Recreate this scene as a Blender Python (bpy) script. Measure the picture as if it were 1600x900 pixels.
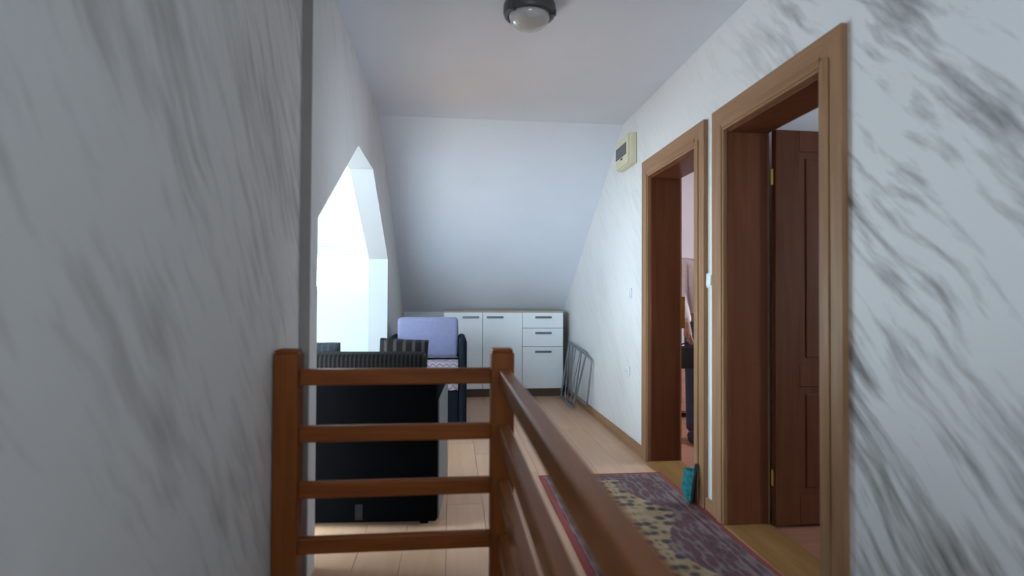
import bpy, bmesh, math, random
from mathutils import Vector, Matrix
random.seed(7)
for o in list(bpy.data.objects):
    bpy.data.objects.remove(o)
scene = bpy.context.scene
COL = scene.collection
R = math.radians

# ------------------------------------------------------------------ camera
CAM_H = 1.14
cd = bpy.data.cameras.new('camera')
cam = bpy.data.objects.new('camera', cd)
COL.objects.link(cam)
cd.sensor_width = 36.0
cd.lens = 36.0 * 890 / 1600
cd.clip_start = 0.02
cam.matrix_world = (Matrix.Translation((0, 0, CAM_H)) @ Matrix.Rotation(R(-6.1), 4, 'Z')
                    @ Matrix.Rotation(R(90.93), 4, 'X') @ Matrix.Rotation(R(0.3), 4, 'Z'))
cd.dof.use_dof = True
cd.dof.focus_distance = 6.0
cd.dof.aperture_fstop = 1.7
scene.camera = cam

# ------------------------------------------------------------------ sky and daylight
w = bpy.data.worlds.new('overcast_sky')
scene.world = w
w.use_nodes = True
bg = w.node_tree.nodes['Background']
bg.inputs['Color'].default_value = (0.71, 0.89, 1.0, 1)
bg.inputs['Strength'].default_value = 9.0

def portal(loc, rot, sx, sy):
    l = bpy.data.lights.new('window_portal', 'AREA')
    l.shape = 'RECTANGLE'
    l.size = sx
    l.size_y = sy
    l.cycles.is_portal = True
    o = bpy.data.objects.new('window_portal', l)
    o.location = loc
    o.rotation_euler = rot
    COL.objects.link(o)

vs = scene.view_settings
vs.view_transform = 'Standard'
vs.look = 'None'
vs.gamma = 1.0
vs.use_curve_mapping = False
vs.exposure = 1.13

# ------------------------------------------------------------------ material helpers
def new_mat(name):
    m = bpy.data.materials.new(name)
    m.use_nodes = True
    nt = m.node_tree
    return m, nt, nt.nodes['Principled BSDF']

def N(nt, t, **kw):
    n = nt.nodes.new(t)
    for k, v in kw.items():
        if k in n.inputs:
            n.inputs[k].default_value = v
        else:
            setattr(n, k, v)
    return n

def L(nt, a, b):
    nt.links.new(a, b)

def ramp(nt, src, stops):
    r = N(nt, 'ShaderNodeValToRGB')
    e = r.color_ramp.elements
    while len(e) < len(stops):
        e.new(0.5)
    for el, (p, c) in zip(e, stops):
        el.position = p
        el.color = (c[0], c[1], c[2], 1) if isinstance(c, tuple) else (c, c, c, 1)
    L(nt, src, r.inputs['Fac'])
    return r

def bump(nt, bsdf, src, strength, dist=0.01):
    b = N(nt, 'ShaderNodeBump', Strength=strength, Distance=dist)
    L(nt, src, b.inputs['Height'])
    L(nt, b.outputs['Normal'], bsdf.inputs['Normal'])

def plain(name, col, rough=0.6, metal=0.0, var=0.08, scale=14.0, spec=0.5, bmp=0.0, sheen=0.0):
    m, nt, b = new_mat(name)
    tc = N(nt, 'ShaderNodeTexCoord')
    n = N(nt, 'ShaderNodeTexNoise', Scale=scale, Detail=4.0)
    L(nt, tc.outputs['Object'], n.inputs['Vector'])
    lo = tuple(c * (1 - var) for c in col)
    hi = tuple(min(1, c * (1 + var)) for c in col)
    r = ramp(nt, n.outputs['Fac'], [(0.3, lo), (0.7, hi)])
    L(nt, r.outputs['Color'], b.inputs['Base Color'])
    b.inputs['Roughness'].default_value = rough
    b.inputs['Metallic'].default_value = metal
    b.inputs['Specular IOR Level'].default_value = spec
    if sheen:
        b.inputs['Sheen Weight'].default_value = sheen
    if bmp:
        bump(nt, b, n.outputs['Fac'], bmp)
    return m

def dots(nt, vec, d):
    n = N(nt, 'ShaderNodeVectorMath', operation='DOT_PRODUCT')
    n.inputs[1].default_value = d
    L(nt, vec, n.inputs[0])
    return n.outputs['Value']

def streak_plaster(name, base, dark, dir_, perp, lo, hi, soft, reach=None):
    """brushed decorative plaster: short diagonal strokes of a darker glaze"""
    m, nt, b = new_mat(name)
    tc = N(nt, 'ShaderNodeTexCoord')
    P = tc.outputs['Object']
    wn = N(nt, 'ShaderNodeTexNoise', Scale=1.6, Detail=2.0)
    L(nt, P, wn.inputs['Vector'])
    u = dots(nt, P, dir_)
    v = dots(nt, P, perp)
    wob = N(nt, 'ShaderNodeMath', operation='MULTIPLY_ADD')
    wob.inputs[1].default_value = 0.13
    L(nt, wn.outputs['Fac'], wob.inputs[0])
    L(nt, v, wob.inputs[2])
    def sn(su, sv, seed, detail):
        a = N(nt, 'ShaderNodeMath', operation='MULTIPLY'); a.inputs[1].default_value = su; L(nt, u, a.inputs[0])
        c = N(nt, 'ShaderNodeMath', operation='MULTIPLY'); c.inputs[1].default_value = sv; L(nt, wob.outputs[0], c.inputs[0])
        q = N(nt, 'ShaderNodeCombineXYZ'); q.inputs[2].default_value = seed
        L(nt, a.outputs[0], q.inputs[0]); L(nt, c.outputs[0], q.inputs[1])
        n = N(nt, 'ShaderNodeTexNoise', Scale=1.0, Detail=detail, Roughness=0.55)
        L(nt, q.outputs[0], n.inputs['Vector'])
        return n.outputs['Fac']
    fine = sn(3.6, 24.0, 3.1, 4.0)
    big = sn(1.3, 3.4, 9.7, 2.0)
    add = N(nt, 'ShaderNodeMath', operation='MULTIPLY_ADD')
    add.inputs[1].default_value = 0.9
    L(nt, big, add.inputs[0]); L(nt, fine, add.inputs[2])
    half = N(nt, 'ShaderNodeMath', operation='MULTIPLY'); half.inputs[1].default_value = 0.5
    L(nt, add.outputs[0], half.inputs[0])
    r1 = ramp(nt, half.outputs[0], [(lo / 2, 0.0), (hi / 2, 1.0)])
    mul = N(nt, 'ShaderNodeMath', operation='MULTIPLY'); mul.inputs[1].default_value = soft
    L(nt, r1.outputs['Color'], mul.inputs[0])
    if reach:      # strokes thin out along the wall
        sp = N(nt, 'ShaderNodeSeparateXYZ'); L(nt, P, sp.inputs[0])
        mr = N(nt, 'ShaderNodeMapRange')
        mr.inputs['From Min'].default_value, mr.inputs['From Max'].default_value = reach
        mr.inputs['To Min'].default_value, mr.inputs['To Max'].default_value = 1.0, 0.12
        L(nt, sp.outputs['Y'], mr.inputs['Value'])
        m2 = N(nt, 'ShaderNodeMath', operation='MULTIPLY')
        L(nt, mul.outputs[0], m2.inputs[0]); L(nt, mr.outputs[0], m2.inputs[1])
        mul = m2
    mix = N(nt, 'ShaderNodeMix', data_type='RGBA')
    mix.inputs['A'].default_value = (*base, 1)
    mix.inputs['B'].default_value = (*dark, 1)
    L(nt, mul.outputs[0], mix.inputs['Factor'])
    L(nt, mix.outputs['Result'], b.inputs['Base Color'])
    b.inputs['Roughness'].default_value = 0.7
    bump(nt, b, fine, 0.25, 0.01)
    return m

def wood(name, c0, c1, axis, rough=0.5, scale=1.0, coat=0.0, knots=False):
    m, nt, b = new_mat(name)
    tc = N(nt, 'ShaderNodeTexCoord')
    mp = N(nt, 'ShaderNodeMapping')
    s = [26 * scale] * 3
    s['xyz'.index(axis)] = 1.6 * scale
    mp.inputs['Scale'].default_value = s
    L(nt, tc.outputs['Object'], mp.inputs['Vector'])
    n = N(nt, 'ShaderNodeTexNoise', Scale=1.0, Detail=5.0, Roughness=0.6, Distortion=0.6)
    L(nt, mp.outputs['Vector'], n.inputs['Vector'])
    r = ramp(nt, n.outputs['Fac'], [(0.28, c0), (0.72, c1)])
    out = r.outputs['Color']
    if knots:
        mp2 = N(nt, 'ShaderNodeMapping')
        s2 = [9.0] * 3
        s2['xyz'.index(axis)] = 4.2
        mp2.inputs['Scale'].default_value = s2
        L(nt, tc.outputs['Object'], mp2.inputs['Vector'])
        vo = N(nt, 'ShaderNodeTexVoronoi', Scale=1.0)
        L(nt, mp2.outputs['Vector'], vo.inputs['Vector'])
        kr = ramp(nt, vo.outputs['Distance'], [(0.06, 1.0), (0.17, 0.0)])
        mix = N(nt, 'ShaderNodeMix', data_type='RGBA')
        mix.inputs['B'].default_value = (c0[0] * 0.3, c0[1] * 0.25, c0[2] * 0.25, 1)
        L(nt, out, mix.inputs['A']); L(nt, kr.outputs['Color'], mix.inputs['Factor'])
        out = mix.outputs['Result']
    L(nt, out, b.inputs['Base Color'])
    b.inputs['Roughness'].default_value = rough
    b.inputs['Coat Weight'].default_value = coat
    b.inputs['Specular IOR Level'].default_value = 0.12
    b.inputs['Coat Roughness'].default_value = 0.15
    bump(nt, b, n.outputs['Fac'], 0.08, 0.005)
    return m

def striped(name, c0, c1, freq, axis='X', rough=0.85):
    m, nt, b = new_mat(name)
    tc = N(nt, 'ShaderNodeTexCoord')
    sp = N(nt, 'ShaderNodeSeparateXYZ'); L(nt, tc.outputs['Object'], sp.inputs[0])
    a = N(nt, 'ShaderNodeMath', operation='MULTIPLY'); a.inputs[1].default_value = freq
    L(nt, sp.outputs[axis], a.inputs[0])
    f = N(nt, 'ShaderNodeMath', operation='SINE'); L(nt, a.outputs[0], f.inputs[0])
    r = ramp(nt, f.outputs[0], [(0.25, c0), (0.75, c1)])
    L(nt, r.outputs['Color'], b.inputs['Base Color'])
    b.inputs['Roughness'].default_value = rough
    b.inputs['Specular IOR Level'].default_value = 0.1
    n = N(nt, 'ShaderNodeTexNoise', Scale=180.0)
    L(nt, tc.outputs['Object'], n.inputs['Vector'])
    bump(nt, b, n.outputs['Fac'], 0.2, 0.003)
    return m

M = {}
s2 = math.sqrt(0.5)
M['plaster_right'] = streak_plaster('brushed_plaster_right', (0.82, 0.80, 0.795), (0.19, 0.17, 0.155),
                                    (0, s2, s2), (0, s2, -s2), 0.92, 1.24, 0.92, (1.9, 2.7))
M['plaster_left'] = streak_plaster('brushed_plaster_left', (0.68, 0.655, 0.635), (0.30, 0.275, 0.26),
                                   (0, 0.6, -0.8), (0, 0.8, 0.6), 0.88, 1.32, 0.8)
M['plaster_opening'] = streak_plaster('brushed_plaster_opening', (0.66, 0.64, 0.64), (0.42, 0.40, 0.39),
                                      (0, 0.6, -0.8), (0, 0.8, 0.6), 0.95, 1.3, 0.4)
M['paint'] = plain('ceiling_paint', (0.80, 0.84, 0.93), 0.8, var=0.02, scale=2.0)
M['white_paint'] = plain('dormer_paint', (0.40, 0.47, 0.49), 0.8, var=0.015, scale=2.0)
M['pink_paint'] = plain('pink_room_paint', (0.66, 0.545, 0.55), 0.8, var=0.02, scale=2.0)
M['lilac_paint'] = plain('pale_room_paint', (0.70, 0.66, 0.68), 0.8, var=0.02, scale=2.0)
M['rail_wood'] = wood('stained_pine_along_x', (0.15, 0.036, 0.007), (0.25, 0.068, 0.014), 'x', 0.45, knots=True)
M['rail_wood_y'] = wood('stained_pine_along_y', (0.17, 0.050, 0.011), (0.29, 0.095, 0.024), 'y', 0.40, coat=0.10)
M['post_wood'] = wood('stained_pine_upright', (0.14, 0.036, 0.007), (0.24, 0.068, 0.014), 'z', 0.45)
M['oak'] = wood('oak_veneer_upright', (0.29, 0.150, 0.075), (0.41, 0.232, 0.125), 'z', 0.42)
M['oak_y'] = wood('oak_veneer_along_y', (0.29, 0.150, 0.075), (0.41, 0.232, 0.125), 'y', 0.42)
M['jamb'] = wood('shaded_jamb_veneer', (0.115, 0.036, 0.015), (0.165, 0.056, 0.025), 'z', 0.4)  # casing wood darkened in colour to stand for the jamb's shade
M['leaf'] = wood('brown_door_veneer', (0.10, 0.032, 0.014), (0.15, 0.052, 0.024), 'z', 0.4)
M['sill'] = wood('honey_threshold', (0.26, 0.125, 0.042), (0.36, 0.19, 0.07), 'y', 0.4)
M['subfloor'] = plain('subfloor', (0.22, 0.14, 0.10), 0.7)
M['redfloor'] = wood('red_brown_laminate', (0.36, 0.15, 0.10), (0.46, 0.21, 0.145), 'x', 0.35)
M['black'] = plain('black_leatherette', (0.002, 0.002, 0.0025), 0.8, var=0.2, scale=60, spec=0.03)
M['navy'] = plain('dark_navy_upholstery', (0.005, 0.010, 0.018), 0.7, var=0.15, scale=40, spec=0.12)
M['side_sheen'] = plain('grey_side_sheen', (0.10, 0.11, 0.12), 0.5, var=0.05)
M['lavender'] = plain('lavender_fabric', (0.20, 0.205, 0.34), 0.9, var=0.05, scale=30, bmp=0.1, sheen=0.2)
M['stripe'] = striped('grey_striped_weave', (0.007, 0.006, 0.006), (0.028, 0.024, 0.023), 300.0)
M['stripe2'] = striped('grey_wide_stripe', (0.016, 0.015, 0.015), (0.07, 0.06, 0.058), 126.0)
M['greycush'] = striped('slate_grey_weave', (0.03, 0.034, 0.042), (0.045, 0.05, 0.058), 200.0)
M['cabinet'] = plain('white_laminate', (0.84, 0.88, 0.92), 0.35, var=0.01, scale=3)
M['cab_edge'] = wood('tan_cabinet_carcass', (0.40, 0.29, 0.21), (0.52, 0.39, 0.29), 'x', 0.5)
M['kick'] = plain('dark_kickboard', (0.10, 0.06, 0.04), 0.6)
M['steel'] = plain('brushed_grey_metal', (0.20, 0.21, 0.22), 0.35, 0.8, var=0.05)
M['rack'] = plain('grey_coated_tube', (0.24, 0.27, 0.32), 0.4, 0.3, var=0.08)
M['lamp_ring'] = plain('dark_grey_plastic', (0.055, 0.06, 0.065), 0.4, var=0.05)
M['lamp_globe'] = plain('frosted_glass', (0.52, 0.51, 0.50), 0.12, var=0.02, scale=5)
M['ivory'] = plain('ivory_plastic', (0.76, 0.71, 0.50), 0.45, var=0.02)
M['smoke'] = plain('smoked_window', (0.05, 0.055, 0.065), 0.2, var=0.04)
M['switch'] = plain('white_switch_plastic', (0.80, 0.84, 0.86), 0.35, var=0.01)
M['brass'] = plain('brass', (0.62, 0.38, 0.08), 0.3, 0.9, var=0.05)
M['teal'] = plain('teal_terry', (0.05, 0.36, 0.40), 0.9, var=0.35, scale=45, bmp=0.3)
M['rubber'] = plain('dark_rubber', (0.02, 0.03, 0.03), 0.7)
M['skin'] = plain('skin', (0.36, 0.17, 0.12), 0.55, var=0.05)
M['shirt'] = plain('dusty_pink_knit', (0.66, 0.53, 0.51), 0.9, var=0.06, scale=50, bmp=0.1)
M['trouser'] = plain('slate_trouser', (0.045, 0.055, 0.09), 0.85, var=0.1)
M['hair'] = plain('dark_hair', (0.02, 0.014, 0.01), 0.6, var=0.3, scale=80)
M['bag'] = plain('black_bag', (0.010, 0.010, 0.012), 0.5, var=0.2)
M['eye'] = plain('eye_white', (0.7, 0.7, 0.68), 0.3, var=0.01)
M['lip'] = plain('lips', (0.34, 0.11, 0.09), 0.5, var=0.03)
M['chest'] = wood('salmon_wood', (0.42, 0.19, 0.13), (0.55, 0.27, 0.19), 'x', 0.4)
M['tag'] = plain('grey_tag', (0.018, 0.015, 0.016), 0.9, spec=0.05)
M['pvc'] = plain('white_window_frame', (0.84, 0.86, 0.88), 0.35, var=0.01)
M['stone'] = wood('stair_tread_wood', (0.20, 0.075, 0.025), (0.32, 0.14, 0.05), 'x', 0.4)

def plank_mat():
    m, nt, b = new_mat('tan_laminate')
    tc = N(nt, 'ShaderNodeTexCoord')
    oi = N(nt, 'ShaderNodeObjectInfo')
    off = N(nt, 'ShaderNodeVectorMath', operation='SCALE'); off.inputs['Scale'].default_value = 13.0
    L(nt, oi.outputs['Location'], off.inputs[0])
    ad = N(nt, 'ShaderNodeVectorMath', operation='ADD')
    L(nt, tc.outputs['Object'], ad.inputs[0]); L(nt, off.outputs[0], ad.inputs[1])
    mp = N(nt, 'ShaderNodeMapping'); mp.inputs['Scale'].default_value = (22, 1.5, 22)
    L(nt, ad.outputs[0], mp.inputs['Vector'])
    n = N(nt, 'ShaderNodeTexNoise', Scale=1.0, Detail=5.0, Distortion=0.5)
    L(nt, mp.outputs['Vector'], n.inputs['Vector'])
    r = ramp(nt, n.outputs['Fac'], [(0.25, (0.60, 0.345, 0.215)), (0.75, (0.70, 0.425, 0.275))])
    hs = N(nt, 'ShaderNodeHueSaturation')
    mr = N(nt, 'ShaderNodeMapRange'); mr.inputs['To Min'].default_value = 0.92; mr.inputs['To Max'].default_value = 1.06
    L(nt, oi.outputs['Random'], mr.inputs['Value'])
    L(nt, mr.outputs[0], hs.inputs['Value'])
    L(nt, r.outputs['Color'], hs.inputs['Color'])
    L(nt, hs.outputs['Color'], b.inputs['Base Color'])
    b.inputs['Roughness'].default_value = 0.34
    b.inputs['Specular IOR Level'].default_value = 0.3
    return m
M['plank'] = plank_mat()

def glass_mat():
    m, nt, b = new_mat('window_glass')
    out = nt.nodes['Material Output']
    tr = N(nt, 'ShaderNodeBsdfTransparent')
    gl = N(nt, 'ShaderNodeBsdfGlossy', Roughness=0.02)
    mx = N(nt, 'ShaderNodeMixShader', Fac=0.05)
    L(nt, tr.outputs[0], mx.inputs[1]); L(nt, gl.outputs[0], mx.inputs[2])
    L(nt, mx.outputs[0], out.inputs['Surface'])
    return m
M['glass'] = glass_mat()

def throw_mat():
    m, nt, b = new_mat('zigzag_throw')
    tc = N(nt, 'ShaderNodeTexCoord')
    sp = N(nt, 'ShaderNodeSeparateXYZ'); L(nt, tc.outputs['Object'], sp.inputs[0])
    def mth(op, a, b_=None, c=None):
        n = N(nt, 'ShaderNodeMath', operation=op)
        for i, q in enumerate((a, b_, c)):
            if q is None:
                continue
            if isinstance(q, (int, float)):
                n.inputs[i].default_value = q
            else:
                L(nt, q, n.inputs[i])
        return n.outputs[0]
    tri = mth('PINGPONG', sp.outputs['X'], 0.028)
    sm = mth('ADD', sp.outputs['Z'], mth('ADD', tri, sp.outputs['Y']))
    f = mth('SINE', mth('MULTIPLY', sm, 130.0))
    r = ramp(nt, f, [(0.35, (0.62, 0.55, 0.60)), (0.62, (0.36, 0.27, 0.40))])
    L(nt, r.outputs['Color'], b.inputs['Base Color'])
    b.inputs['Roughness'].default_value = 0.9
    return m
M['throw'] = throw_mat()

def rug_mat(half_w, half_l):
    m, nt, b = new_mat('woven_oriental_runner')
    tc = N(nt, 'ShaderNodeTexCoord')
    P = tc.outputs['Object']
    sp = N(nt, 'ShaderNodeSeparateXYZ'); L(nt, P, sp.inputs[0])
    def mth(op, a, b_=None):
        n = N(nt, 'ShaderNodeMath', operation=op)
        for i, q in enumerate((a, b_)):
            if q is None:
                continue
            if isinstance(q, (int, float)):
                n.inputs[i].default_value = q
            else:
                L(nt, q, n.inputs[i])
        return n.outputs[0]
    ax = mth('ABSOLUTE', sp.outputs['X'])
    ay = mth('ABSOLUTE', sp.outputs['Y'])
    ed = mth('MINIMUM', mth('SUBTRACT', half_w, ax), mth('SUBTRACT', half_l, ay))
    # field: mirrored motif
    mir = N(nt, 'ShaderNodeCombineXYZ')
    L(nt, ax, mir.inputs[0]); L(nt, mth('PINGPONG', sp.outputs['Y'], 0.42), mir.inputs[1])
    vo = N(nt, 'ShaderNodeTexVoronoi', Scale=17.0); L(nt, mir.outputs[0], vo.inputs['Vector'])
    no = N(nt, 'ShaderNodeTexNoise', Scale=22.0, Detail=3.0); L(nt, mir.outputs[0], no.inputs['Vector'])
    field = ramp(nt, mth('ADD', mth('MULTIPLY', vo.outputs['Distance'], 0.9), mth('MULTIPLY', no.outputs['Fac'], 0.5)),
                 [(0.48, (0.045, 0.05, 0.065)), (0.60, (0.13, 0.085, 0.06)), (0.72, (0.30, 0.20, 0.115)), (0.98, (0.38, 0.27, 0.165))])
    lng = N(nt, 'ShaderNodeMapping'); lng.inputs['Scale'].default_value = (1.0, 0.28, 1.0)
    L(nt, mir.outputs[0], lng.inputs['Vector'])
    vb = N(nt, 'ShaderNodeTexVoronoi', Scale=38.0); L(nt, lng.outputs[0], vb.inputs['Vector'])
    nb = N(nt, 'ShaderNodeTexNoise', Scale=60.0, Detail=3.0); L(nt, lng.outputs[0], nb.inputs['Vector'])
    border = ramp(nt, mth('ADD', mth('MULTIPLY', vb.outputs['Distance'], 0.8), mth('MULTIPLY', nb.outputs['Fac'], 0.5)),
                  [(0.34, (0.04, 0.042, 0.055)), (0.48, (0.17, 0.055, 0.055)), (0.60, (0.09, 0.05, 0.06)), (0.85, (0.20, 0.14, 0.135))])
    # diamond shaped medallions
    dia = mth('ADD', mth('MULTIPLY', ax, 2.2), mth('PINGPONG', sp.outputs['Y'], 0.42))
    inside = ramp(nt, mth('ADD', dia, mth('MULTIPLY', no.outputs['Fac'], 0.14)), [(0.52, 1.0), (0.56, 0.0)])
    mix1 = N(nt, 'ShaderNodeMix', data_type='RGBA')
    L(nt, inside.outputs['Color'], mix1.inputs['Factor'])
    L(nt, border.outputs['Color'], mix1.inputs['A']); L(nt, field.outputs['Color'], mix1.inputs['B'])
    inb = ramp(nt, ed, [(0.135, 1.0), (0.14, 0.0)])
    mix2 = N(nt, 'ShaderNodeMix', data_type='RGBA')
    L(nt, inb.outputs['Color'], mix2.inputs['Factor'])
    L(nt, mix1.outputs['Result'], mix2.inputs['A']); L(nt, border.outputs['Color'], mix2.inputs['B'])
    # thin guard stripes along the border
    g = mth('SINE', mth('MULTIPLY', ed, 190.0))
    gs = ramp(nt, g, [(0.80, 0.0), (0.95, 0.6)])
    gm = mth('MULTIPLY', gs.outputs['Color'], inb.outputs['Color'])
    mix3 = N(nt, 'ShaderNodeMix', data_type='RGBA'); mix3.inputs['B'].default_value = (0.30, 0.22, 0.22, 1)
    L(nt, gm, mix3.inputs['Factor']); L(nt, mix2.outputs['Result'], mix3.inputs['A'])
    re = ramp(nt, ed, [(0.028, 1.0), (0.032, 0.0)])
    mix4 = N(nt, 'ShaderNodeMix', data_type='RGBA'); mix4.inputs['B'].default_value = (0.27, 0.05, 0.045, 1)
    L(nt, re.outputs['Color'], mix4.inputs['Factor']); L(nt, mix3.outputs['Result'], mix4.inputs['A'])
    L(nt, mix4.outputs['Result'], b.inputs['Base Color'])
    b.inputs['Roughness'].default_value = 0.95
    bump(nt, b, nb.outputs['Fac'], 0.3, 0.004)
    return m

# ------------------------------------------------------------------ mesh helpers
def link_mesh(name, bm, mat, parent=None, smooth=False, sharp=None):
    me = bpy.data.meshes.new(name)
    bm.normal_update()
    bm.to_mesh(me)
    bm.free()
    if smooth:
        for p in me.polygons:
            p.use_smooth = True
        if sharp is not None:
            me.set_sharp_from_angle(angle=R(sharp))
    if mat is not None:
        me.materials.append(mat)
    o = bpy.data.objects.new(name, me)
    COL.objects.link(o)
    o.parent = parent
    return o

def add_box(bm, x0, x1, y0, y1, z0, z1, bev=0.0, seg=2, mtx=None):
    t = bmesh.new()
    bmesh.ops.create_cube(t, size=1.0)
    for v in t.verts:
        v.co = Vector(((x0 + x1) / 2 + v.co.x * (x1 - x0), (y0 + y1) / 2 + v.co.y * (y1 - y0), (z0 + z1) / 2 + v.co.z * (z1 - z0)))
    if bev:
        bmesh.ops.bevel(t, geom=list(t.edges), offset=bev, segments=seg, profile=0.5, affect='EDGES', clamp_overlap=True)
    if mtx is not None:
        t.transform(mtx)
    me = bpy.data.meshes.new('tmp')
    t.to_mesh(me)
    t.free()
    bm.from_mesh(me)
    bpy.data.meshes.remove(me)

def box(name, x0, x1, y0, y1, z0, z1, mat, parent=None, bev=0.0, seg=2, mtx=None):
    bm = bmesh.new()
    add_box(bm, x0, x1, y0, y1, z0, z1, bev, seg, mtx)
    return link_mesh(name, bm, mat, parent, smooth=seg > 2, sharp=40 if seg > 2 else None)

def cushion(name, sx, sy, sz, mat, parent=None, mtx=None, puff=0.5):
    """soft rounded box centred on the origin, edges pinched"""
    bm = bmesh.new()
    bmesh.ops.create_cube(bm, size=1.0)
    bmesh.ops.subdivide_edges(bm, edges=list(bm.edges), cuts=9, use_grid_fill=True)
    for v in bm.verts:
        x, y, z = v.co * 2
        k = (1 - abs(x) ** 4 * puff) * (1 - abs(z) ** 4 * puff)
        v.co = Vector((x * sx / 2 * (1 - 0.03 * (1 - z * z)), y * sy / 2 * k, z * sz / 2 * (1 - 0.03 * (1 - x * x))))
    if mtx is not None:
        bm.transform(mtx)
    return link_mesh(name, bm, mat, parent, smooth=True, sharp=70)

def prism(name, pts, axis, a0, a1, mat, parent=None):
    """outline in the two other axes, extruded along axis from a0 to a1"""
    bm = bmesh.new()
    def co(p, a):
        return {'x': (a, p[0], p[1]), 'y': (p[0], a, p[1]), 'z': (p[0], p[1], a)}[axis]
    v0 = [bm.verts.new(co(p, a0)) for p in pts]
    v1 = [bm.verts.new(co(p, a1)) for p in pts]
    bm.faces.new(v0)
    bm.faces.new(v1)
    n = len(pts)
    for i in range(n):
        bm.faces.new((v0[i], v0[(i + 1) % n], v1[(i + 1) % n], v1[i]))
    bm.normal_update()
    bmesh.ops.triangulate(bm, faces=[f for f in bm.faces if len(f.verts) > 4])
    bmesh.ops.recalc_face_normals(bm, faces=list(bm.faces))
    return link_mesh(name, bm, mat, parent)

def add_tube(bm, pts, r, n=8, closed=False):
    pts = [Vector(p) for p in pts]
    rings = []
    m = len(pts)
    for i, p in enumerate(pts):
        if closed:
            d = (pts[(i + 1) % m] - pts[i - 1]).normalized()
        else:
            d = (pts[min(i + 1, m - 1)] - pts[max(i - 1, 0)]).normalized()
        up = Vector((0, 0, 1)) if abs(d.z) < 0.95 else Vector((1, 0, 0))
        if i and rings:
            up = prev
        s = d.cross(up).normalized()
        u = s.cross(d).normalized()
        prev = u
        rings.append([bm.verts.new(p + (s * math.cos(a) + u * math.sin(a)) * r) for a in [2 * math.pi * k / n for k in range(n)]])
    for i in range(m if closed else m - 1):
        a, b_ = rings[i], rings[(i + 1) % m]
        for k in range(n):
            bm.faces.new((a[k], a[(k + 1) % n], b_[(k + 1) % n], b_[k]))
    if not closed:
        bm.faces.new(rings[0][::-1])
        bm.faces.new(rings[-1])
    bmesh.ops.recalc_face_normals(bm, faces=list(bm.faces))

def tube(name, pts, r, mat, parent=None, n=8, closed=False):
    bm = bmesh.new()
    add_tube(bm, pts, r, n, closed)
    return link_mesh(name, bm, mat, parent, smooth=True, sharp=60)

def lathe(name, prof, mat, parent=None, n=40, loc=(0, 0, 0)):
    bm = bmesh.new()
    rings = []
    for r_, z in prof:
        if r_ < 1e-6:
            rings.append([bm.verts.new((loc[0], loc[1], loc[2] + z))])
        else:
            rings.append([bm.verts.new((loc[0] + r_ * math.cos(2 * math.pi * k / n), loc[1] + r_ * math.sin(2 * math.pi * k / n), loc[2] + z)) for k in range(n)])
    for a, b_ in zip(rings, rings[1:]):
        for k in range(n):
            A = [a[k % len(a)], a[(k + 1) % len(a)], b_[(k + 1) % len(b_)], b_[k % len(b_)]]
            u = []
            for q in A:
                if q not in u:
                    u.append(q)
            if len(u) > 2:
                bm.faces.new(u)
    bmesh.ops.recalc_face_normals(bm, faces=list(bm.faces))
    return link_mesh(name, bm, mat, parent, smooth=True, sharp=35)

def empty(name, loc=(0, 0, 0), rz=0.0):
    o = bpy.data.objects.new(name, None)
    o.location = loc
    o.rotation_euler = (0, 0, rz)
    o.empty_display_size = 0.1
    COL.objects.link(o)
    return o

def tag(o, label, cat, group=None):
    o['label'] = label
    o['category'] = cat
    if group:
        o['group'] = group
    return o

def struct(o, label=None, cat=None):
    o['kind'] = 'structure'
    if label:
        o['label'] = label
    if cat:
        o['category'] = cat
    return o

# ------------------------------------------------------------------ the place
XR, XR2 = 1.383, 1.575           # right wall, hall face and room face
XL, XL2 = -0.562, -0.727         # left wall with the opening
XN = -0.600                      # near left wall face
CEIL = 2.55
YB = -1.7                        # wall behind the camera
SL0, SL1 = 4.5, 6.95             # sloped ceiling start / knee wall
HK = 0.96
WELL = (-0.60, 0.145, -0.6, 1.99)  # stairwell hole
YC = 2.358                       # corner on the left wall

# floor: subfloor slabs + planks
fl = struct(empty('floor'), 'tan wood laminate floor of the upstairs hall', 'floor')
box('floor_slab', XN - 0.25, XR2, WELL[3], SL1 + 0.1, -0.25, -0.012, M['subfloor'], fl)
box('floor_slab', WELL[1], XR2, YB - 0.1, WELL[3], -0.25, -0.012, M['subfloor'], fl)
box('floor_slab', XN - 0.25, WELL[1], YB - 0.1, WELL[2], -0.25, -0.012, M['subfloor'], fl)
PW, PL, GAP = 0.195, 1.29, 0.0022
pm_cache = {}
def plank(x0, x1, y0, y1):
    wx, ly = round(x1 - x0 - GAP, 4), round(y1 - y0 - GAP, 4)
    if wx < 0.01 or ly < 0.02:
        return
    key = (wx, ly)
    if key not in pm_cache:
        o = box('plank', -wx / 2, wx / 2, -ly / 2, ly / 2, -0.012, 0.0, M['plank'], fl)
        pm_cache[key] = o.data
    else:
        o = bpy.data.objects.new('plank', pm_cache[key])
        COL.objects.link(o)
        o.parent = fl
    o.location = ((x0 + x1) / 2, (y0 + y1) / 2, 0)
x = XN
i = 0
while x < XR - 0.001:
    x1 = min(x + PW, XR)
    segs = [(YB, WELL[2]), (WELL[3], SL1)] if x1 <= WELL[1] + 0.12 else [(YB, SL1)]
    xa = x
    if x < WELL[1] < x1:
        segs = [(YB, WELL[2]), (WELL[3], SL1)]
        plank(WELL[1], x1, WELL[2], WELL[3])
    for a, b_ in segs:
        y = a - (i * 0.47) % PL
        while y < b_:
            plank(x, x1, max(y, a), min(y + PL, b_))
            y += PL
    x = x1
    i += 1

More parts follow.
